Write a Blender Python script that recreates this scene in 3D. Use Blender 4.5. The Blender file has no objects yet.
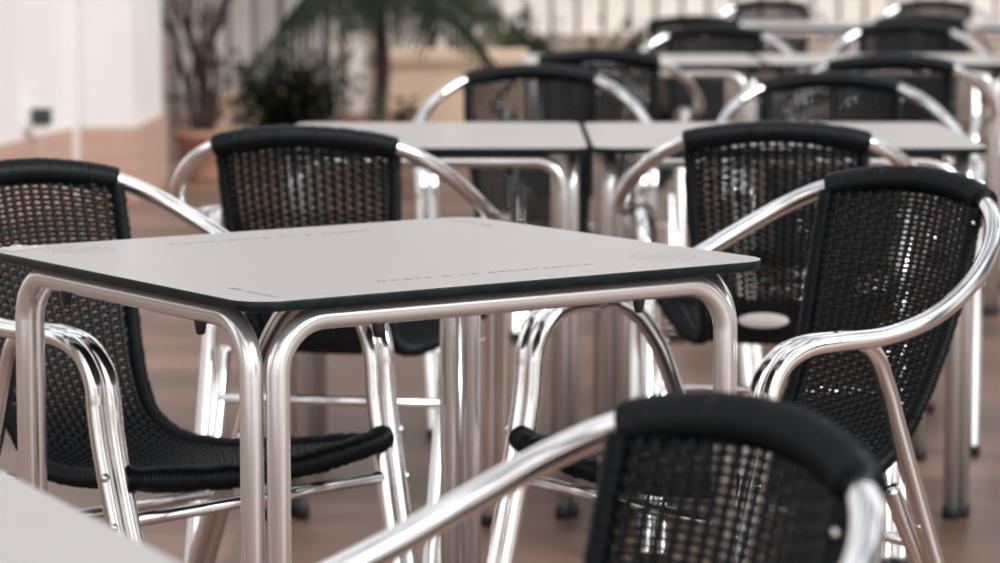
import bpy, math, random
import numpy as np
from mathutils import Vector
random.seed(7)
C = bpy.context.scene.collection
PI = math.pi

# ------------------------------------------------------------------ materials
def new_mat(name):
    m = bpy.data.materials.new(name); m.use_nodes = True
    nt = m.node_tree; b = nt.nodes['Principled BSDF']
    return m, nt, b

def simple(name, col, rough=.5, metal=0., spec=.5, noise=0., nscale=30., bump=0., bscale=200.):
    m, nt, b = new_mat(name)
    b.inputs['Base Color'].default_value = (*col, 1)
    b.inputs['Roughness'].default_value = rough
    b.inputs['Metallic'].default_value = metal
    b.inputs['Specular IOR Level'].default_value = spec
    tc = nt.nodes.new('ShaderNodeTexCoord')
    if noise > 0:
        n = nt.nodes.new('ShaderNodeTexNoise'); n.inputs['Scale'].default_value = nscale; n.inputs['Detail'].default_value = 4
        nt.links.new(tc.outputs['Object'], n.inputs['Vector'])
        r = nt.nodes.new('ShaderNodeValToRGB')
        r.color_ramp.elements[0].position = .3; r.color_ramp.elements[1].position = .7
        r.color_ramp.elements[0].color = (*[c*(1-noise) for c in col], 1)
        r.color_ramp.elements[1].color = (*[min(1, c*(1+noise)) for c in col], 1)
        nt.links.new(n.outputs['Fac'], r.inputs['Fac']); nt.links.new(r.outputs['Color'], b.inputs['Base Color'])
    if bump > 0:
        n = nt.nodes.new('ShaderNodeTexNoise'); n.inputs['Scale'].default_value = bscale; n.inputs['Detail'].default_value = 3
        nt.links.new(tc.outputs['Object'], n.inputs['Vector'])
        bp = nt.nodes.new('ShaderNodeBump'); bp.inputs['Strength'].default_value = bump; bp.inputs['Distance'].default_value = .001
        nt.links.new(n.outputs['Fac'], bp.inputs['Height']); nt.links.new(bp.outputs['Normal'], b.inputs['Normal'])
    return m

def metal_mat(name, col, r0, r1, stretch=(300, 300, 4), met=1):
    m, nt, b = new_mat(name)
    b.inputs['Metallic'].default_value = met
    tc = nt.nodes.new('ShaderNodeTexCoord'); mp = nt.nodes.new('ShaderNodeMapping')
    mp.inputs['Scale'].default_value = stretch
    n = nt.nodes.new('ShaderNodeTexNoise'); n.inputs['Scale'].default_value = 1; n.inputs['Detail'].default_value = 3
    nt.links.new(tc.outputs['Object'], mp.inputs['Vector']); nt.links.new(mp.outputs['Vector'], n.inputs['Vector'])
    mr = nt.nodes.new('ShaderNodeMapRange'); mr.inputs['To Min'].default_value = r0; mr.inputs['To Max'].default_value = r1
    nt.links.new(n.outputs['Fac'], mr.inputs['Value']); nt.links.new(mr.outputs['Result'], b.inputs['Roughness'])
    r = nt.nodes.new('ShaderNodeValToRGB')
    r.color_ramp.elements[0].color = (*[c*.97 for c in col], 1); r.color_ramp.elements[1].color = (*col, 1)
    r.color_ramp.elements[0].position = .3; r.color_ramp.elements[1].position = .6
    nt.links.new(n.outputs['Fac'], r.inputs['Fac']); nt.links.new(r.outputs['Color'], b.inputs['Base Color'])
    return m

M_ALU = metal_mat('polished_aluminium', (.95, .94, .94), .13, .155, (40, 40, 40))
M_SATIN = simple('satin_aluminium', (.84, .82, .81), .24, metal=.78)
M_STRAND = simple('black_wicker_strand', (.0028, .0042, .0052), .33, spec=.27)
M_WRAP = simple('black_cord_wrap', (.0032, .0052, .0066), .36, spec=.22)
M_RUBBER = simple('black_rubber', (.012, .012, .013), .55)
M_TOP = simple('pale_greige_laminate', (.455, .435, .43), .30, spec=.35, noise=.02, nscale=9, bump=.12, bscale=900)
M_CORE = simple('black_laminate_core', (.004, .010, .011), .33, spec=.25, noise=.5, nscale=60)
M_PRINT = simple('grey_print', (.17, .15, .15), .6)
M_CHIP = simple('torn_laminate_paper', (.50, .455, .42), .7, noise=.15, nscale=120)
M_TAG = simple('pale_badge_plastic', (.52, .47, .45), .4, noise=.08, nscale=60)

# ------------------------------------------------------------------ mesh helpers
class MB:
    def __init__(s): s.v = []; s.f = []; s.m = []; s.sm = []
    def add(s, v, f, mi=0, smooth=True):
        o = len(s.v); s.v += [tuple(p) for p in v]
        s.f += [tuple(o+i for i in q) for q in f]; s.m += [mi]*len(f); s.sm += [smooth]*len(f)
    def build(s, name, mats, parent=None):
        me = bpy.data.meshes.new(name); me.from_pydata(s.v, [], s.f)
        for m in (mats if isinstance(mats, (list, tuple)) else [mats]): me.materials.append(m)
        me.polygons.foreach_set('material_index', s.m); me.polygons.foreach_set('use_smooth', s.sm)
        me.validate(); me.update()
        o = bpy.data.objects.new(name, me); C.objects.link(o)
        if parent: o.parent = parent
        return o

def catmull(P, step=.008):
    P = [np.array(p, float) for p in P]
    P = [2*P[0]-P[1]] + P + [2*P[-1]-P[-2]]
    out = []
    for i in range(1, len(P)-2):
        a, b, c, d = P[i-1:i+3]
        n = max(2, int(np.linalg.norm(c-b)/step))
        ta = 0; tb = ta+np.linalg.norm(b-a)**.5; tcc = tb+np.linalg.norm(c-b)**.5; td = tcc+np.linalg.norm(d-c)**.5
        for k in range(n):
            t = tb+(tcc-tb)*k/n
            A1 = (tb-t)/(tb-ta)*a+(t-ta)/(tb-ta)*b; A2 = (tcc-t)/(tcc-tb)*b+(t-tb)/(tcc-tb)*c; A3 = (td-t)/(td-tcc)*c+(t-tcc)/(td-tcc)*d
            B1 = (tcc-t)/(tcc-ta)*A1+(t-ta)/(tcc-ta)*A2; B2 = (td-t)/(td-tb)*A2+(t-tb)/(td-tb)*A3
            out.append((tcc-t)/(tcc-tb)*B1+(t-tb)/(tcc-tb)*B2)
    out.append(P[-2]); return np.array(out)

def fillet(P, r, n=8):
    """polyline with rounded corners"""
    P = [np.array(p, float) for p in P]; out = [P[0]]
    for i in range(1, len(P)-1):
        a, b, c = P[i-1], P[i], P[i+1]
        u = (a-b)/np.linalg.norm(a-b); v = (c-b)/np.linalg.norm(c-b)
        ang = math.acos(max(-1, min(1, float(u@v)))); t = r/math.tan(ang/2)
        t = min(t, .49*np.linalg.norm(a-b), .49*np.linalg.norm(c-b)); rr = t*math.tan(ang/2)
        bis = (u+v)/np.linalg.norm(u+v); cen = b+bis*(rr/math.sin(ang/2))
        p0 = b+u*t-cen; p1 = b+v*t-cen; w = PI-ang
        for k in range(n+1):
            s = k/n
            out.append(cen+(math.sin((1-s)*w)*p0+math.sin(s*w)*p1)/math.sin(w))
    out.append(P[-1]); return np.array(out)

def resample(P, step):
    P = np.array(P); d = np.r_[0, np.cumsum(np.linalg.norm(np.diff(P, axis=0), axis=1))]
    n = max(2, int(d[-1]/step)+1); t = np.linspace(0, d[-1], n)
    return np.stack([np.interp(t, d, P[:, k]) for k in range(3)], 1)

def sweep(mb, P, r, seg=12, mi=0, cap=True, flat=None, up0=None):
    P = np.array(P, float); n = len(P)
    T = np.gradient(P, axis=0); T /= np.linalg.norm(T, axis=1)[:, None]+1e-12
    up = np.array(up0 if up0 is not None else (0, 0, 1.)); 
    if abs(T[0]@up) > .9: up = np.array((0, 1., 0))
    N = up-T[0]*(T[0]@up); N /= np.linalg.norm(N)
    r = np.full(n, r) if np.isscalar(r) else np.array(r)
    vs = []; a = np.linspace(0, 2*PI, seg, endpoint=False); ca = np.cos(a); sa = np.sin(a)
    if flat: sa = sa*flat
    for i in range(n):
        N = N-T[i]*(T[i]@N); N /= np.linalg.norm(N); B = np.cross(T[i], N)
        vs.append(P[i]+r[i]*(ca[:, None]*N+sa[:, None]*B))
    V = np.concatenate(vs); fs = []
    for i in range(n-1):
        for j in range(seg):
            k = (j+1) % seg; fs.append((i*seg+j, i*seg+k, (i+1)*seg+k, (i+1)*seg+j))
    if cap: fs.append(tuple(range(seg-1, -1, -1))); fs.append(tuple((n-1)*seg+j for j in range(seg)))
    mb.add(V.tolist(), fs, mi)

def ball(mb, c, r, mi=0, sq=(1, 1, 1), n=10):
    v = []; f = []
    for i in range(1, n//2+1):
        t = PI*i/(n//2+1)
        for j in range(n): v.append((c[0]+sq[0]*r*math.sin(t)*math.cos(2*PI*j/n), c[1]+sq[1]*r*math.sin(t)*math.sin(2*PI*j/n), c[2]+sq[2]*r*math.cos(t)))
    m = n//2
    for i in range(m-1):
        for j in range(n): f.append((i*n+j, (i+1)*n+j, (i+1)*n+(j+1) % n, i*n+(j+1) % n))
    v.append((c[0], c[1], c[2]+sq[2]*r)); v.append((c[0], c[1], c[2]-sq[2]*r)); a = m*n
    for j in range(n): f.append((a, j, (j+1) % n)); f.append((a+1, (m-1)*n+(j+1) % n, (m-1)*n+j))
    mb.add(v, f, mi)

def lathe(mb, prof, c, seg=14, mi=0):
    v = []; f = []
    for r, z in prof:
        for j in range(seg): v.append((c[0]+r*math.cos(2*PI*j/seg), c[1]+r*math.sin(2*PI*j/seg), c[2]+z))
    for i in range(len(prof)-1):
        for j in range(seg): k = (j+1) % seg; f.append((i*seg+j, i*seg+k, (i+1)*seg+k, (i+1)*seg+j))
    f.append(tuple(range(seg-1, -1, -1))); f.append(tuple((len(prof)-1)*seg+j for j in range(seg)))
    mb.add(v, f, mi)

def box(mb, x0, x1, y0, y1, z0, z1, mi=0):
    v = [(x, y, z) for z in (z0, z1) for y in (y0, y1) for x in (x0, x1)]
    mb.add(v, [(0, 2, 3, 1), (4, 5, 7, 6), (0, 1, 5, 4), (2, 6, 7, 3), (0, 4, 6, 2), (1, 3, 7, 5)], mi, False)

def empty(name, label, cat, loc, rz=0, group=None):
    o = bpy.data.objects.new(name, None); C.objects.link(o); o.empty_display_size = .1
    o.location = loc; o.rotation_euler = (0, 0, rz); o['label'] = label; o['category'] = cat
    if group: o['group'] = group
    return o
def tag(o, label, cat, group=None, kind=None):
    o['label'] = label; o['category'] = cat
    if group: o['group'] = group
    if kind: o['kind'] = kind
    return o
def copy_tree(o, parent=None):
    c = o.copy(); C.objects.link(c)
    if parent: c.parent = parent
    for ch in list(o.children): copy_tree(ch, c)
    return c

# ------------------------------------------------------------------ camera
CAMH = 1.164
cd = bpy.data.cameras.new('camera'); cam = bpy.data.objects.new('camera', cd); C.objects.link(cam)
cam.location = (0, 0, CAMH); cam.rotation_euler = (PI/2-.1193, 0, 0)
cd.sensor_width = 36; cd.lens = 3063.3*36/1000; cd.clip_end = 200
cd.dof.use_dof = True; cd.dof.focus_distance = 3.55; cd.dof.aperture_fstop = 6.0
bpy.context.scene.camera = cam

# ------------------------------------------------------------------ the chair
S = 1.03
def T(p): return (p[0]*S, p[1]*S, CAMH-(CAMH-p[2])*S)
FZ = .034     # this height lands on the floor after T
def mir(P, s): return [(s*p[0], p[1], p[2]) for p in P]

RT = .0128
def ridged(P, r, pitch=.0032, amp=.0009, seg=14, jit=.0006, patch=None):
    P = resample(P, pitch/4); n = len(P); i = np.arange(n)
    rr = r+amp*np.cos(i*PI/2)
    rng = np.random.RandomState(3)
    rr += np.repeat(rng.uniform(-jit, jit, n//4+1), 4)[:n]
    if patch:
        L = i*pitch/4; rr -= patch*np.exp(-((L % .034-.017)/.0016)**2)
    return P, rr

def chair(label, group):
    root = empty('wicker_armchair', label, 'chair', (0, 0, 0), 0, group)
    half = [(.253, 0, .545), (.2535, -.003, .573), (.256, -.022, .607), (.2625, -.055, .6255), (.270, -.10, .630), (.276, -.17, .632), (.278, -.245, .648), (.267, -.315, .676),
            (.245, -.378, .712), (.207, -.432, .750), (.155, -.467, .778), (.08, -.489, .793)]
    full = mir(half, -1)+[(0, -.496, .798)]+half[::-1]
    path = resample(catmull([T(p) for p in full], .006), .006)
    path = np.array([T((-.2515, .006, .50))]+list(path)+[T((.2515, .006, .50))]); zz = T((0, 0, .546))[2]
    mb = MB(); sweep(mb, path, np.where(path[:, 2] < zz, RT*.97, RT), 14); mb.build('arm_rail', M_ALU, root)
    # wrapped head of the backrest
    sel = [p for p in path if abs(p[0]) < .157*S and p[1] < -.4*S]
    P, rr = ridged(sel, .0192, .0040, .0010, 16, .0007, patch=.0020)
    mb = MB(); sweep(mb, P, rr, 16); mb.build('rail_wrap', M_WRAP, root)
    # front legs, twin tubes
    for s in (-1, 1):
        mb = MB()
        sweep(mb, catmull([T(p) for p in mir([(.253, 0, .545), (.2515, .006, .50), (.243, .048, .32), (.228, .125, FZ+.018)], s)], .03), RT, 14, cap=False)
        inner = [(.2035, .125, FZ+.018), (.2185, .048, .32), (.2265, .006, .50), (.228, 0, .555), (.229, -.008, .585), (.233, -.035, .615), (.239, -.07, .626), (.243, -.12, .627)]
        sweep(mb, catmull([T(p) for p in mir(inner, s)], .008), RT, 14)
        for z, y, x in ((.455, .017, .249), (.392, .031, .246)):
            ball(mb, T((s*(x+.009), y+.006, z)), .0065, sq=(1, 1, 1), n=8)
        lg = mb.build('leg', M_ALU, root)
        mb = MB()
        for x in (.228, .2035): 
            p = T((s*x, .125, FZ)); lathe(mb, [(.0125, 0), (.0155, .002), (.0155, .02), (.0135, .024)], (p[0], p[1], 0))
        mb.build('foot_cap', M_RUBBER, lg)
    # rear legs: outer tube drops from under the arm, inner tube from the seat rail
    for s in (-1, 1):
        mb = MB()
        outer = [(.243, -.12, .627), (.244, -.155, .624), (.238, -.190, .602), (.230, -.218, .56), (.226, -.243, .50), (.224, -.297, .36), (.222, -.42, FZ+.018)]
        sweep(mb, catmull([T(p) for p in mir(outer, s)], .008), RT, 14)
        inn = [(.197, -.262, .412), (.1985, -.275, .38), (.198, -.325, .28), (.196, -.42, FZ+.018)]
        sweep(mb, catmull([T(p) for p in mir(inn, s)], .008), RT*.96, 14)
        ball(mb, T((s*.224, -.288, .36)), .007, n=8)
        lg = mb.build('leg', M_ALU, root)
        mb = MB()
        for x in (.222, .196):
            p = T((s*x, -.42, FZ)); lathe(mb, [(.0125, 0), (.0155, .002), (.0155, .02), (.0135, .024)], (p[0], p[1], 0))
        mb.build('foot_cap', M_RUBBER, lg)
    # stretchers
    mb = MB(); sweep(mb, [T((-.222, .030, .395)), T((0, .030, .395)), T((.222, .030, .395))], .0092, 12); mb.build('stretcher', M_ALU, root)
    mb = MB(); sweep(mb, [T((-.198, -.308, .330)), T((0, -.308, .330)), T((.198, -.308, .330))], .0085, 12); mb.build('stretcher', M_ALU, root)
    # side rails of back and seat, cord wrapped
    prof = [(.148, -.458, .772), (.145, -.437, .68), (.135, -.410, .58), (.124, -.380, .500), (.120, -.348, .452), (.126, -.302, .424), (.146, -.235, .415), (.176, -.12, .425), (.198, -.02, .440), (.202, .025, .444)]
    for s in (-1, 1):
        P, rr = ridged(catmull([T(p) for p in mir(prof, s)], .006), .0118, .0045, .0012, 12, .0012)
        mb = MB(); sweep(mb, P, rr, 12); 
        sr = mb.build('side_rail', M_WRAP, root)
        mb = MB(); ball(mb, T((s*.154, -.447, .752)), .0044, n=10); mb.build('bolt', M_ALU, sr)
    # front roll of the seat
    P, rr = ridged(catmull([T(p) for p in [(-.222, .026, .449), (-.20, .036, .447), (-.1, .042, .437), (0, .044, .433), (.1, .042, .437), (.20, .036, .447), (.222, .026, .449)]], .006), .0165, .0045, .0013, 14, .0018)
    mb = MB(); sweep(mb, P, rr, 14); mb.build('seat_front_roll', M_WRAP, root)
    # weave surface
    cp = catmull([T(p) for p in prof], .004); d = np.r_[0, np.cumsum(np.linalg.norm(np.diff(cp, axis=0), axis=1))]; L = d[-1]
    def surf(u, s):
        c = np.array([np.interp(s, d, cp[:, k]) for k in range(3)]); 
        t = s/L
        bb = .036*max(0, 1-t/.5)+.004; dip = .014*max(0, min(1, (t-.45)/.3))
        return np.array((u*c[0], c[1]-bb*(1-u*u)*(1 if t < .6 else max(0, 1-(t-.6)/.2)), c[2]-dip*(1-u*u)+.030*max(0, 1-t/.14)*(1-u*u)))
    sb = np.searchsorted(cp[:, 2] < T((0, 0, .437))[2], True); s_split = d[sb]
    def weave(s0, s1, warps, pitch, name, r0=0):
        mb = MB(); rows = int((s1-s0)/pitch); us = np.linspace(-.985, .985, (warps+1)*4+1)
        for r in range(rows+1):
            s = s0+(s1-s0)*r/rows
            base = np.array([surf(u, s) for u in us]); nxt = np.array([surf(u, min(L, s+.004))-surf(u, max(0, s-.004)) for u in us])
            tn = nxt/np.linalg.norm(nxt, axis=1)[:, None]; tu = np.gradient(base, axis=0); tu /= np.linalg.norm(tu, axis=1)[:, None]
            nn = np.cross(tu, tn); ph = (us+.985)/(1.97)*(warps+1)
            sg = 1 if (r+r0) % 2 else -1
            P = base+nn*(sg*.0034*np.cos(PI*ph))[:, None]+tn*(sg*.0004*np.sin(PI*ph))[:, None]
            sweep(mb, P, .0026, 6, cap=False, flat=1.0, up0=tn[0])
        for k in range(1, warps+1):
            u = -.985+1.97*k/(warps+1)
            P = [surf(u, s) for s in np.arange(s0, s1+.001, .012)]
            sweep(mb, P, .0037, 6, cap=False)
        return mb.build(name, M_STRAND, root)
    weave(.004, s_split, 17, .0062, 'backrest')
    weave(s_split, L-.012, 19, .0064, 'seat', 1)
    return root

G = 'black wicker armchairs'
chairs = [  # x, y, facing, label  (fitted, before the scale S)
    (-.336, 4.023, -.778, 'black wicker armchair at far left, facing right, its seat tucked under the printed table'),
    (.183, 3.943, -2.506, 'black wicker armchair at the right end of the printed table, see-through weave, facing left'),
    (-.243, 5.567, 1.397, 'black wicker armchair seen from behind, just beyond the printed table on its left'),
    (.512, 5.686, 1.486, 'black wicker armchair seen from behind with a pale oval badge low on its back'),
    (-.241, 1.944, -2.645, 'nearest black wicker armchair, blurred, cropped by the bottom edge of the photo'),
    (.082, 6.689, -1.55, 'black wicker armchair facing us from the far side of the second row, left of centre'),
    (.743, 6.339, -1.551, 'black wicker armchair facing us from the far side of the second row, right of centre'),
    (1.37, 6.34, -1.55, 'black wicker armchair at the right edge, only its aluminium arm showing in the second row'),
    (.265, 8.507, 1.561, 'blurred black armchair seen from behind, left one before the third row of tables'),
    (1.019, 8.209, 1.502, 'blurred black armchair seen from behind, right one before the third row of tables'),
    (.676, 9.289, -1.583, 'blurred black armchair facing us behind the left table of the third row'),
    (1.331, 9.600, -1.562, 'blurred black armchair facing us behind the right table of the third row'),
    (.685, 11.195, 1.554, 'far black armchair seen from behind before the fourth row, left one'),
    (1.494, 11.30, 1.539, 'far black armchair seen from behind before the fourth row, right one'),
    (1.111, 12.225, -1.584, 'farthest black armchair facing us behind the fourth row, left one'),
    (1.782, 12.225, -1.595, 'farthest black armchair facing us behind the fourth row, right one'),
]
proto = chair(chairs[0][3], G)
placed = []
for i, (x, y, th, lab) in enumerate(chairs):
    o = proto if i == 0 else copy_tree(proto)
    k = {1: 1.016, 2: .992, 3: .992, 6: 1.022}.get(i, 1)     # slightly larger or smaller chairs stand a little farther or nearer
    o.location = (x*S*k, y*S*k, 0); o.rotation_euler = (0, 0, th-PI/2); o['label'] = lab
    o.scale = (k, k, (CAMH-(CAMH-.80)*k)/.80)
    placed.append(o)
# oval badge low on the back of one chair
mb = MB(); n = 28; bc = T((-.020, -.375, .464))
v = []; f = []
for k, (q, dy) in enumerate(((1, 0), (1, -.003), (.9, -.0045))):
    for j in range(n):
        a = 2*PI*j/n; v.append((bc[0]+.046*q*math.cos(a), bc[1]-.012+dy+.20*.0105*math.sin(a), bc[2]+.0135*q*math.sin(a)))
for k in range(2):
    for j in range(n): f.append((k*n+j, k*n+(j+1) % n, (k+1)*n+(j+1) % n, (k+1)*n+j))
f.append(tuple(2*n+j for j in range(n))); f.append(tuple(range(n-1, -1, -1)))
mb.add(v, f); b = mb.build('badge', M_TAG, placed[3]); b['label'] = 'pale oval maker badge'

# ------------------------------------------------------------------ tables
TH = .735
def text_mesh(body, size, spacing, parent, name, loc, rz, extra=None):
    cu = bpy.data.curves.new(name, 'FONT'); cu.body = body; cu.size = size; cu.space_character = spacing
    cu.align_x = 'CENTER'; cu.extrude = .00005
    to = bpy.data.objects.new('tmp', cu); C.objects.link(to)
    bpy.context.view_layer.update()
    me = bpy.data.meshes.new_from_object(to.evaluated_get(bpy.context.evaluated_depsgraph_get()))
    bpy.data.objects.remove(to); bpy.data.curves.remove(cu)
    me.materials.clear(); me.materials.append(M_PRINT)
    o = bpy.data.objects.new(name, me); C.objects.link(o); o.parent = parent; o.location = loc; o.rotation_euler = (0, 0, rz)
    return o

def make_table(label, group, sx=.70, sy=.70, printed=False):
    root = empty('terrace_table', label, 'table', (0, 0, 0), 0, group)
    hx, hy = sx/2, sy/2; R = .045
    def ring(ins, z, n=10):
        out = []
        for cx, cy, a0 in ((hx-R, hy-R, 0), (-hx+R, hy-R, 90), (-hx+R, -hy+R, 180), (hx-R, -hy+R, 270)):
            for k in range(n+1):
                a = math.radians(a0+90*k/n); out.append((cx+(R-ins)*math.cos(a), cy+(R-ins)*math.sin(a), z))
        return out
    mb = MB(); rings = [ring(.0015, TH-.0125), ring(0, TH-.0112), ring(0, TH-.0016), ring(.0006, TH-.0004), ring(.0014, TH)]
    n = len(rings[0]); v = sum(rings, []); 
    mb.add(v, [(j, (j+1) % n, n+(j+1) % n, n+j) for j in range(n)], 1)
    for k in range(1, 4):
        for j in range(n):
            mb.f.append((k*n+j, k*n+(j+1) % n, (k+1)*n+(j+1) % n, (k+1)*n+j)); mb.m.append(1 if k < 3 else 0); mb.sm.append(True)
    mb.f.append(tuple(4*n+j for j in range(n))); mb.m.append(0); mb.sm.append(False)
    mb.f.append(tuple(range(n-1, -1, -1))); mb.m.append(1); mb.sm.append(False)
    mb.build('table_top', [M_TOP, M_CORE], root)
    # four inverted-U tube frames, one per side: twin legs at each corner
    zt = TH-.0125-.0015-.0137; a, b = .055, .033
    for k in range(4):
        w, h = (hx, hy) if k % 2 == 0 else (hy, hx)
        def tr(p):
            c, s = [(1, 0), (0, 1), (-1, 0), (0, -1)][k]
            return (c*p[0]-s*p[1], s*p[0]+c*p[1], p[2])
        P = fillet([(-w+a, -h+b, .02), (-w+a, -h+b, zt), (w-a, -h+b, zt), (w-a, -h+b, .02)], .062, 12)
        mb = MB(); sweep(mb, [tr(p) for p in P], .0137, 18)
        fr = mb.build('leg_frame', M_SATIN, root)
        for sx_ in (-1, 1):
            mb = MB(); lathe(mb, [(.0137, 0), (.0165, .002), (.0165, .022), (.0142, .027)], (*tr((sx_*(w-a), -h+b, 0))[:2], 0)); mb.build('foot_cap', M_RUBBER, fr)
            c = tr((sx_*(w*.50), -h+b, 0))
            mb = MB(); lathe(mb, [(.0035, -.015), (.0052, -.0135), (.0068, -.004), (.0078, 0), (.0078, .005)], (c[0], c[1], zt-.0137), 12); mb.build('rubber_stop', M_RUBBER, fr)
    # spacers between frame and top
    for k in range(4):
        mb = MB(); w, h = hx-.11, hy-b
        q = [(w, -hy+b), (-w, -hy+b), (w, hy-b), (-w, hy-b)][k]
        lathe(mb, [(.006, 0), (.006, .004)], (q[0], q[1], TH-.0160)); mb.build('spacer', M_RUBBER, root)
    if printed:
        z = TH+.0001
        for s, rz in ((1, 0), (-1, PI)):
            o = text_mesh('ÚNETE A LA RESISTENCIA', .0135, 1.42, root, 'printed_slogan', (.003*s, -.2545*s, z), rz)
            w_ = max(v.co.x for v in o.data.vertices)-min(v.co.x for v in o.data.vertices)
            o.scale = (.312/w_, 1, 1); o['label'] = 'small grey printed slogan along the edge'
        for cx, cy, rz in ((.283, -.236, .2), (-.279, .254, .2+PI)):
            mb = MB(); Rr = .040
            def arc(cx_, cy_, r, a0, a1, w, n=40):
                v = []; f = []
                for k in range(n+1):
                    t = a0+(a1-a0)*k/n
                    for rr in (r-w/2, r+w/2): v.append((cx_+rr*math.cos(t), cy_+rr*math.sin(t), 0))
                for k in range(n): f.append((2*k, 2*k+1, 2*k+3, 2*k+2))
                mb.add(v, f, 0, False)
            arc(0, 0, Rr, 0, 2*PI, .0009, 64)
            rg = random.Random(5)
            for row, (yy, ww, hh) in enumerate(((.016, .024, .006), (.004, .034, .009), (-.011, .030, .007))):
                x = -ww
                while x < ww:
                    st = rg.uniform(.003, .006)
                    arc(x, yy, hh*.5, rg.uniform(0, 3), rg.uniform(4, 7), .0007, 8)
                    x += st+.0035
            x = -.018
            while x < .02: arc(x, -Rr-.008, .0016, rg.uniform(0, 2), rg.uniform(3, 6), .0006, 6); x += .0042
            o = mb.build('printed_emblem', M_PRINT, root); o.location = (cx, cy, z); o.rotation_euler = (0, 0, rz); o['label'] = 'grey outlined round emblem printed near the corner'
        for s in (1, -1):
            mb = MB(); rg = random.Random(9)
            for k in range(5):
                y = .046-k*.0055
                mb.add([(-.006+.001*k, y, 0), (.006-.001*k, y+.001, 0), (.006-.001*k, y+.004, 0), (-.006+.001*k, y+.0032, 0)], [(0, 1, 2, 3)], 0, False)
            y = .015
            while y > -.052:
                w = rg.uniform(.002, .0045)
                mb.add([(-.003, y, 0), (.003, y-.0006, 0), (.003, y-w*.5, 0), (-.003, y-w*.35, 0)], [(0, 3, 2, 1)], 0, False)
                mb.add([(-.003, y-w, 0), (.003, y-w, 0), (.003, y-w-.0009, 0), (-.003, y-w-.0009, 0)], [(0, 3, 2, 1)], 0, False)
                y -= w+.0028
            o = mb.build('printed_mark', M_PRINT, root); o.location = (-.327*s, -.257*s, z); o.rotation_euler = (0, 0, 0 if s == 1 else PI); o['label'] = 'small grey printed mark at the corner'
        # chipped, peeled laminate at the left corner
        mb = MB(); rg = random.Random(2); nx, ny = 12, 7
        for jj in range(ny+1):
            for ii in range(nx+1):
                u, w = ii/nx, jj/ny
                e = min(u, 1-u, w, 1-w)
                mb.v.append((-hx+.012+.062*u+rg.uniform(-.003, .003), hy-.012-.040*w*(1-.4*u)+rg.uniform(-.003, .003), TH+.0004+(0 if e < .02 else rg.uniform(.0005, .0025)+.005*max(0, 1-abs(u-.45)*5)*max(0, 1-w*1.6))))
        for jj in range(ny):
            for ii in range(nx):
                a_ = jj*(nx+1)+ii; mb.f.append((a_, a_+nx+1, a_+nx+2, a_+1)); mb.m.append(0); mb.sm.append(False)
        o = mb.build('peeled_corner', M_CHIP, root); o['label'] = 'torn whitish peel of laminate at the left corner'
    return root
GT = 'pale square terrace tables'
mt = make_table('large pale table in focus with printed slogan, black edge and twin tube legs', None, .760, .681, True)
mt.location = (-.1616, 3.871, 0); mt.rotation_euler = (0, 0, .6107)
ft = make_table('blurred pale table corner at the bottom left edge of the photo', None, .70, .86)
c_, s_ = math.cos(.473), math.sin(.473)
ex, ey = -.383, 2.34   # far end of its right edge
# centre = far corner - half sides along its axes
ft.location = (ex-.35*c_+(.43-.05)*s_, ey-.35*s_-(.43-.05)*c_, 0); ft.rotation_euler = (0, 0, .473)
tp = make_table('pale table of the second row, left one, behind the printed table', GT)
rows = [(-.131, 6.18, 0, 'pale table of the second row, left one, behind the printed table'),
        (.556, 6.18, 0, 'pale table of the second row, right one, with bare twin legs at its right corner'),
        (.415, 9.17, 0, 'blurred pale table of the third row, left one'),
        (1.13, 9.17, 0, 'blurred pale table of the third row, right one'),
        (1.845, 9.17, 0, 'blurred pale table of the third row, cut by the right edge of the photo'),
        (1.07, 12.1, 0, 'farthest pale table, fourth row, between two black chair backs'),
        (1.785, 12.1, 0, 'farthest pale table, fourth row, near the right edge')]
for i, (x, y, a, lab) in enumerate(rows):
    o = tp if i == 0 else copy_tree(tp)
    o.location = (x, y, 0); o.rotation_euler = (0, 0, a); o['label'] = lab
    o.scale = ((.855, 1.08, 1, 1, 1, 1, 1)[i], (1.04, 1.04, .92, .92, .92, .91, .91)[i], (.983, .983, 1, 1, 1, 1, 1)[i])

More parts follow.
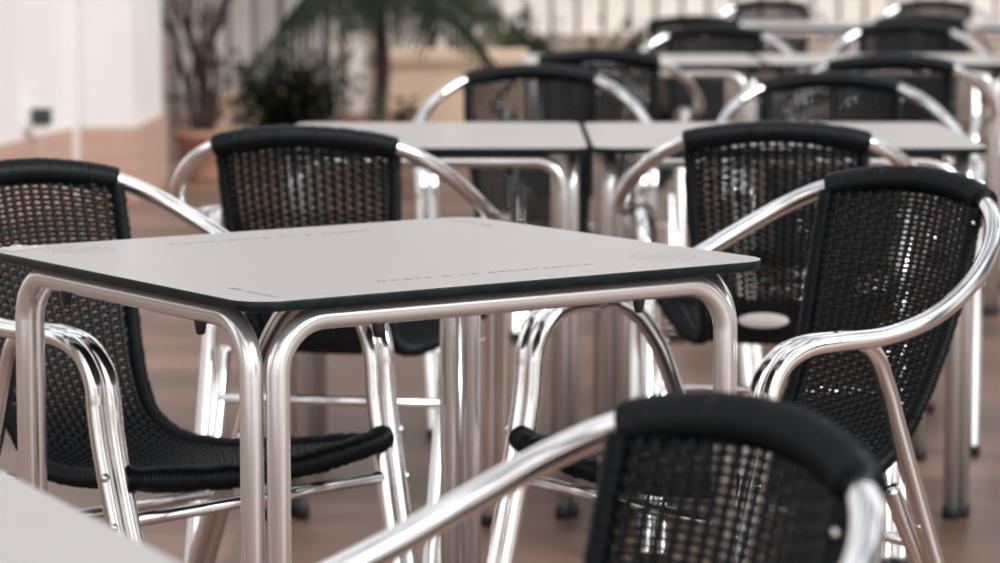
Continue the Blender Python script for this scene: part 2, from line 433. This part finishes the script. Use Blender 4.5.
# ------------------------------------------------------------------ floor
def floor_mat():
    m, nt, b = new_mat('brown_terrace_planks')
    tc = nt.nodes.new('ShaderNodeTexCoord'); mp = nt.nodes.new('ShaderNodeMapping'); mp.inputs['Rotation'].default_value = (0, 0, .02)
    nt.links.new(tc.outputs['Object'], mp.inputs['Vector'])
    br = nt.nodes.new('ShaderNodeTexBrick'); br.inputs['Scale'].default_value = 1
    br.inputs['Brick Width'].default_value = 1.2; br.inputs['Row Height'].default_value = .30; br.inputs['Mortar Size'].default_value = .012
    br.inputs['Color1'].default_value = (.125, .070, .050, 1); br.inputs['Color2'].default_value = (.28, .172, .128, 1); br.inputs['Mortar'].default_value = (.17, .11, .09, 1)
    nt.links.new(mp.outputs['Vector'], br.inputs['Vector'])
    n = nt.nodes.new('ShaderNodeTexNoise'); n.inputs['Scale'].default_value = 1.3; n.inputs['Detail'].default_value = 5
    mp2 = nt.nodes.new('ShaderNodeMapping'); mp2.inputs['Scale'].default_value = (1, 2.2, 1)
    nt.links.new(tc.outputs['Object'], mp2.inputs['Vector']); nt.links.new(mp2.outputs['Vector'], n.inputs['Vector'])
    mx = nt.nodes.new('ShaderNodeMix'); mx.data_type = 'RGBA'; mx.blend_type = 'MULTIPLY'; mx.inputs['Factor'].default_value = .7
    r = nt.nodes.new('ShaderNodeValToRGB'); r.color_ramp.elements[0].position = .35; r.color_ramp.elements[1].position = .65
    r.color_ramp.elements[0].color = (.55, .52, .52, 1); r.color_ramp.elements[1].color = (1.15, 1.1, 1.05, 1)
    nt.links.new(n.outputs['Fac'], r.inputs['Fac']); nt.links.new(br.outputs['Color'], mx.inputs['A']); nt.links.new(r.outputs['Color'], mx.inputs['B'])
    nt.links.new(mx.outputs['Result'], b.inputs['Base Color'])
    b.inputs['Roughness'].default_value = .45
    return m
mb = MB(); mb.add([(-12, -6, 0), (14, -6, 0), (14, 30, 0), (-12, 30, 0)], [(0, 1, 2, 3)], 0, False)
o = mb.build('floor', floor_mat()); o['kind'] = 'structure'
mb = MB(); box(mb, -8, 9, -5.9, 1.15, .0, .02); o = mb.build('added_bounce_slab', simple('pale_bounce_surface', (.60, .575, .56), .7, noise=.06, nscale=4)); o['kind'] = 'structure'  # pale slab out of view, added so the metal tubes reflect brighter

# ------------------------------------------------------------------ buildings behind
def brick_mat():
    m, nt, b = new_mat('pinkish_brick')
    tc = nt.nodes.new('ShaderNodeTexCoord'); mp = nt.nodes.new('ShaderNodeMapping'); mp.inputs['Rotation'].default_value = (PI/2, 0, 0)
    br = nt.nodes.new('ShaderNodeTexBrick'); br.inputs['Scale'].default_value = 1
    br.inputs['Brick Width'].default_value = .24; br.inputs['Row Height'].default_value = .07; br.inputs['Mortar Size'].default_value = .008
    br.inputs['Color1'].default_value = (.46, .29, .23, 1); br.inputs['Color2'].default_value = (.50, .33, .265, 1); br.inputs['Mortar'].default_value = (.50, .36, .30, 1)
    nt.links.new(tc.outputs['Object'], mp.inputs['Vector']); nt.links.new(mp.outputs['Vector'], br.inputs['Vector']); nt.links.new(br.outputs['Color'], b.inputs['Base Color'])
    b.inputs['Roughness'].default_value = .8; return m
M_PLASTER = simple('white_plaster', (.74, .73, .725), .8, noise=.03, nscale=2)
M_BRICK = brick_mat()
M_CREAM = simple('cream_board', (.86, .81, .76), .6, noise=.08, nscale=3)
M_TAUPE = simple('taupe_board', (.36, .30, .26), .7, noise=.1, nscale=3)
M_DARK = simple('dark_metal_bar', (.10, .085, .08), .5)
M_STONE = simple('sunlit_sandstone', (.66, .49, .36), .8, noise=.12, nscale=6)
M_LEAF = simple('dark_green_leaf', (.024, .034, .018), .7, spec=.15, noise=.4, nscale=12)
M_LEAF2 = simple('olive_green_leaf', (.036, .046, .024), .7, spec=.15, noise=.4, nscale=12)
M_BARK = simple('brown_bark', (.035, .024, .02), .8, noise=.3, nscale=40)
M_POT = simple('terracotta_pot', (.38, .20, .14), .8, noise=.1, nscale=20)
def prism(mb, pts, z0, z1, mi=0):
    n = len(pts); v = [(x, y, z0) for x, y in pts]+[(x, y, z1) for x, y in pts]
    f = [(j, (j+1) % n, n+(j+1) % n, n+j) for j in range(n)]+[tuple(range(n-1, -1, -1)), tuple(range(n, 2*n))]
    mb.add(v, f, mi, False)
mb = MB(); foot = [(-2.55, 7.5), (-1.74, 12.5), (-1.50, 12.5), (-1.475, 13.4), (-5, 13.4), (-5, 7.5)]
def grow(pts, d): return [(x+d, y-d*.3) if x > -4 else (x, y) for x, y in pts]
prism(mb, foot, .30, 5); o = mb.build('wall_left', M_PLASTER); o['kind'] = 'structure'
mb = MB(); prism(mb, grow(foot, .02), 0, .30); o = mb.build('baseboard_left', M_BRICK); o['kind'] = 'structure'
mb = MB(); box(mb, -1.775, -1.715, 12.42, 12.48, .0, 5); o = mb.build('trim_1', M_PLASTER); o['kind'] = 'structure'
r = empty('wall_vent', 'small dark vent box low on the white wall at left', 'vent', (-1.775, 11.9, .39), .16-PI/2+PI/2)
mb = MB(); box(mb, -.09, .02, -.05, .0, -.05, .05); mb.build('vent_housing', M_PLASTER, r)
mb = MB(); box(mb, -.045, .032, -.06, -.048, -.035, .03)
for k in range(4): box(mb, -.045, .032, -.066, -.058, -.03+k*.016, -.022+k*.016)
mb.build('louvre', simple('charcoal_louvre', (.04, .05, .045), .5), r)

# fence of upright boards at the back on a low wall
FY = 18.0
mb = MB(); box(mb, -2.6, 5.0, FY-.12, FY+.12, 0, .46); o = mb.build('wall_back', simple('beige_low_wall', (.42, .345, .285), .8, noise=.1, nscale=4)); o['kind'] = 'structure'
mb = MB(); box(mb, -2.6, 5.0, FY+.5, FY+.6, 0, 4); o = mb.build('wall_rear', M_TAUPE); o['kind'] = 'structure'
fr = empty('board_fence', 'cream fence of upright boards with dark gaps behind the terrace', 'fence', (0, FY, .46))
for z in (.25, 1.6):
    mb = MB(); box(mb, -.35, 5, .02, .05, z, z+.06); mb.build('rail', M_TAUPE, fr)
x = -.30; k = 0
while x < 3.3:
    mb = MB(); w = .128; t = .012
    v = [(x, -.01, .01), (x+w, -.01, .01), (x+w, t, .01), (x, t, .01)]
    box(mb, x, x+w, -.012, .018, .005, 2.4)
    bo = mb.build('board', M_CREAM, fr); x += .153; k += 1
# barred gate at the left of the fence
gt = empty('barred_gate', 'dark barred gate with pale panels behind it, beside the white wall', 'gate', (0, 16.6, 0))
mb = MB(); box(mb, -1.80, -.92, .10, .13, .12, 2.6); pn = mb.build('panel', simple('off_white_panel', (.88, .83, .78), .7, noise=.12, nscale=2.5), gt)
mb = MB(); box(mb, -1.80, -.92, .06, .095, .93, 1.12); mb.build('lintel_panel', M_TAUPE, gt)
xs = [-1.76, -1.61, -1.47, -1.33, -1.19, -1.06, -.94]
for i, x in enumerate(xs):
    mb = MB(); w = .018 if i in (0, 4, 6) else .011; box(mb, x-w, x+w, -.02, .03, 0, 2.4); mb.build('bar', M_DARK, gt)
for z in (.16, 1.05):
    mb = MB(); box(mb, -1.8, -.92, .0, .03, z, z+.03); mb.build('crossbar', M_DARK, gt)
# taupe boards between gate and fence
tb = empty('taupe_fence', 'taupe upright boards behind the palm', 'fence', (0, 17.2, 0))
x = -1.0
while x < -.32:
    mb = MB(); box(mb, x, x+.088, 0, .03, 0, 2.4); mb.build('board', M_CREAM, tb); x += .15
for z in (.3, 1.2):
    mb = MB(); box(mb, -1.05, -.30, .032, .06, z, z+.1); mb.build('rail', M_TAUPE, tb)
# planter wall
pl = empty('stone_planter', 'sandstone planter box in the light behind the palm', 'planter', (-.22, 15.2, 0))
mb = MB(); prism(mb, [(-.34, -.25), (.34, -.25), (.34, .25), (-.34, .25)], 0, .44); mb.build('body', M_STONE, pl)
mb = MB(); prism(mb, [(-.36, -.27), (.36, -.27), (.36, .27), (-.36, .27)], .44, .49); mb.build('coping', M_STONE, pl)
mb = MB()
kb = empty('low_stone_kerb', 'low sandstone kerb at the foot of the barred gate', 'kerb', (-1.25, 15.6, 0))
mb = MB(); prism(mb, [(-.25, -.1), (.30, -.1), (.30, .1), (-.25, .1)], 0, .24); mb.build('body', M_STONE, kb)
mb = MB(); prism(mb, [(-.27, -.12), (.32, -.12), (.32, .12), (-.27, .12)], .24, .27); mb.build('coping', M_STONE, kb)

# ------------------------------------------------------------------ plants
def leaf(mb, p, d, L, w, droop=.3, mi=0):
    d = np.array(d, float); d /= np.linalg.norm(d); side = np.cross(d, (0, 0, 1.)); 
    if np.linalg.norm(side) < .1: side = np.array((1., 0, 0))
    side /= np.linalg.norm(side); v = []; N = 4
    for k in range(N+1):
        t = k/N; q = np.array(p)+d*L*t-np.array((0, 0, droop*L*t*t)); ww = w*math.sin(PI*(.12+.85*t))
        v += [q-side*ww, q+side*ww]
    mb.add([tuple(a) for a in v], [(2*k, 2*k+1, 2*k+3, 2*k+2) for k in range(N)], mi)
def bush(name, label, loc, rx, h, n, L, m, seed, sprays=True):
    rg = random.Random(seed); r = empty(name, label, 'plant', loc)
    mb = MB(); st = MB(); tips = []
    for k in range(12):
        a = rg.uniform(0, 2*PI); q = rg.uniform(.2, .9)
        tip = (rx*q*math.cos(a), rx*.6*q*math.sin(a), h*rg.uniform(.55, .95)); tips.append(tip)
        sweep(st, catmull([(tip[0]*.15, tip[1]*.15, 0), (tip[0]*.45, tip[1]*.45, tip[2]*.5), tip], .05), .007, 5)
    for k in range(n):
        t = rg.choice(tips); s = rg.uniform(.25, 1.05)
        p = (t[0]*s+rg.gauss(0, .25*rx), t[1]*s+rg.gauss(0, .12*rx), max(.04, t[2]*s+rg.gauss(0, .07*h)))
        leaf(mb, p, (rg.uniform(-1, 1), rg.uniform(-1, 1), rg.uniform(-.2, .9)), L*rg.uniform(.6, 1.2), L*.16)
    st.build('stem', M_BARK, r); mb.build('foliage', m, r); return r
def pot(mb, r, h): lathe(mb, [(r*.7, 0), (r*.72, .01), (r, h*.85), (r*1.1, h*.86), (r*1.1, h), (r*.95, h), (r*.9, h*.9)], (0, 0, 0), 20)
def palm(loc, h, n, L, seed, label, rad=.03, m=M_LEAF):
    rg = random.Random(seed); r = empty('potted_palm', label, 'plant', loc)
    mb = MB(); pot(mb, .16, .24); mb.build('pot', M_POT, r)
    mb = MB(); P = catmull([(0, 0, .2), (.02, 0, h*.5), (0, 0, h)], .03); sweep(mb, P, [rad*(1+.12*(i % 2)) for i in range(len(P))], 9); mb.build('trunk', M_BARK, r)
    for k in range(n):
        a = 2*PI*k/n+rg.uniform(-.2, .2); el = rg.uniform(.0, 1.1); mb = MB(); LL = L*rg.uniform(.8, 1.1)
        P = []
        for i in range(15):
            t = i/14; rr = LL*t*math.cos(el*(1-.3*t)); z = h+LL*(math.sin(el)*t-(.75+.3*math.sin(el))*t*t)
            P.append((rr*math.cos(a), rr*math.sin(a), z))
        sweep(mb, P, [.006*(1-.8*i/14) for i in range(15)], 5)
        for i in range(2, 15):
            for s in (-1, 1):
                dv = np.array(P[i])-np.array(P[i-1]); dv /= np.linalg.norm(dv); sd = np.cross(dv, (0, 0, 1)); sd /= np.linalg.norm(sd)+1e-9
                leaf(mb, P[i], dv*.8+s*sd-np.array((0, 0, .25)), .19*math.sin(PI*(.15+.8*i/15)), .008, .7)
        mb.build('frond', m, r)
    return r
palm((-.565, 14.2, 0), .86, 20, .58, 4, 'dark green palm on a thin brown trunk, left of the sandstone planter', .034)
palm((-.38, 16.35, 0), .84, 16, .52, 8, 'second palm with drooping green fronds behind the sandstone planter', .024, M_LEAF2)
bush('leafy_bush', 'low dark green bush at the foot of the palm, left side', (-1.03, 14.9, 0), .33, .50, 1300, .10, M_LEAF, 3)
bush('leafy_bush', 'low dark green bush right of the palm trunk', (-.50, 13.4, 0), .17, .36, 450, .09, M_LEAF2, 5)
bush('leafy_bush', 'small green bush on the right end of the sandstone planter', (.12, 17.35, 0), .28, .60, 800, .11, M_LEAF, 6)
bush('leafy_bush', 'thin green bush before the cream fence', (.70, 17.35, 0), .22, .56, 500, .10, M_LEAF2, 9)
# bare sapling in a pot
sp = empty('bare_sapling', 'leafless dark sapling with forked stems in a pot before the barred gate', 'plant', (-1.31, 13.5, 0))
mb = MB(); pot(mb, .12, .22); mb.build('pot', M_POT, sp)
mb = MB(); rg = random.Random(12)
def branch(p, d, L, r, lv):
    p = np.array(p, float); d = np.array(d, float); d /= np.linalg.norm(d); P = [p]
    for k in range(5): d = d+np.array((rg.uniform(-.14, .14), rg.uniform(-.14, .14), .06)); d /= np.linalg.norm(d); P.append(P[-1]+d*L/5)
    sweep(mb, P, [r*(1-.09*i) for i in range(6)], 6)
    if lv: 
        for k in range(3):
            i = rg.choice((2, 3, 4, 5)); branch(P[i], d+np.array((rg.uniform(-.9, .9), rg.uniform(-.5, .5), .25)), L*.6, r*.55, lv-1)
for dx in (-.26, -.05, .22, .10): branch((dx*.1, 0, .18), (dx*.7, 0, 1), .46, .022, 2)
mb.build('stem', M_BARK, sp)
mb = MB()
for k in range(90):
    a = rg.uniform(-1, 1); z = rg.uniform(.22, .5) if k % 4 else rg.uniform(.5, .95)
    leaf(mb, (a*.16, rg.uniform(-.08, .08), z), (a, rg.uniform(-.5, .5), .8), .08, .012)
mb.build('foliage', M_BARK, sp)

# ------------------------------------------------------------------ light
w = bpy.data.worlds.new('world'); bpy.context.scene.world = w; w.use_nodes = True
nt = w.node_tree; bg = nt.nodes['Background']
tc = nt.nodes.new('ShaderNodeTexCoord'); sx = nt.nodes.new('ShaderNodeSeparateXYZ'); nt.links.new(tc.outputs['Generated'], sx.inputs[0])
ramp = nt.nodes.new('ShaderNodeValToRGB'); el = ramp.color_ramp.elements
el[0].position = 0; el[0].color = (.42, .38, .36, 1); el[1].position = 1; el[1].color = (.86, .88, .92, 1)
for p, c in ((.10, (.50, .46, .45, 1)), (.20, (.85, .83, .83, 1)), (.40, (1.0, 1.0, 1.0, 1)), (.65, (.62, .64, .68, 1))):
    e = el.new(p); e.color = c
nt.links.new(sx.outputs['Z'], ramp.inputs['Fac'])
nz = nt.nodes.new('ShaderNodeTexNoise'); nz.inputs['Scale'].default_value = 1.0; nz.inputs['Detail'].default_value = 2
wm = nt.nodes.new('ShaderNodeMapping'); wm.inputs['Scale'].default_value = (4.5, 4.5, 1.2); wm.inputs['Location'].default_value = (.7, .3, 0)
nt.links.new(tc.outputs['Generated'], wm.inputs['Vector']); nt.links.new(wm.outputs['Vector'], nz.inputs['Vector'])
mr = nt.nodes.new('ShaderNodeMapRange'); mr.inputs['From Min'].default_value = .40; mr.inputs['From Max'].default_value = .58; mr.inputs['To Min'].default_value = .12; mr.inputs['To Max'].default_value = 1.9; mr.interpolation_type = 'SMOOTHSTEP'
nt.links.new(nz.outputs['Fac'], mr.inputs['Value'])
mx = nt.nodes.new('ShaderNodeVectorMath'); mx.operation = 'SCALE'; nt.links.new(ramp.outputs['Color'], mx.inputs[0]); nt.links.new(mr.outputs['Result'], mx.inputs['Scale'])
# horizon glow behind the viewer towards -Y, added to whiten the tube reflections
neg = nt.nodes.new('ShaderNodeMapRange'); neg.inputs['From Min'].default_value = -.55; neg.inputs['From Max'].default_value = -.97; neg.inputs['To Min'].default_value = 0; neg.inputs['To Max'].default_value = 1; neg.interpolation_type = 'SMOOTHSTEP'
nt.links.new(sx.outputs['Y'], neg.inputs['Value'])
ad = nt.nodes.new('ShaderNodeVectorMath'); ad.operation = 'SCALE'; ad.inputs[0].default_value = (.85, .82, .80); nt.links.new(neg.outputs['Result'], ad.inputs['Scale'])
a2 = nt.nodes.new('ShaderNodeVectorMath'); a2.operation = 'ADD'; nt.links.new(mx.outputs[0], a2.inputs[0]); nt.links.new(ad.outputs[0], a2.inputs[1])
nt.links.new(a2.outputs[0], bg.inputs['Color']); bg.inputs['Strength'].default_value = .94
sl = bpy.data.lights.new('sun', 'SUN'); sl.energy = 2.6; sl.angle = .5; sl.color = (1, .965, .935)
so = bpy.data.objects.new('sun', sl); C.objects.link(so)
so.rotation_euler = Vector((-.75, .5, -.65)).to_track_quat('-Z', 'Y').to_euler()

vs = bpy.context.scene.view_settings
vs.view_transform = 'Standard'; vs.look = 'None'; vs.gamma = 1; vs.use_curve_mapping = False; vs.exposure = .0
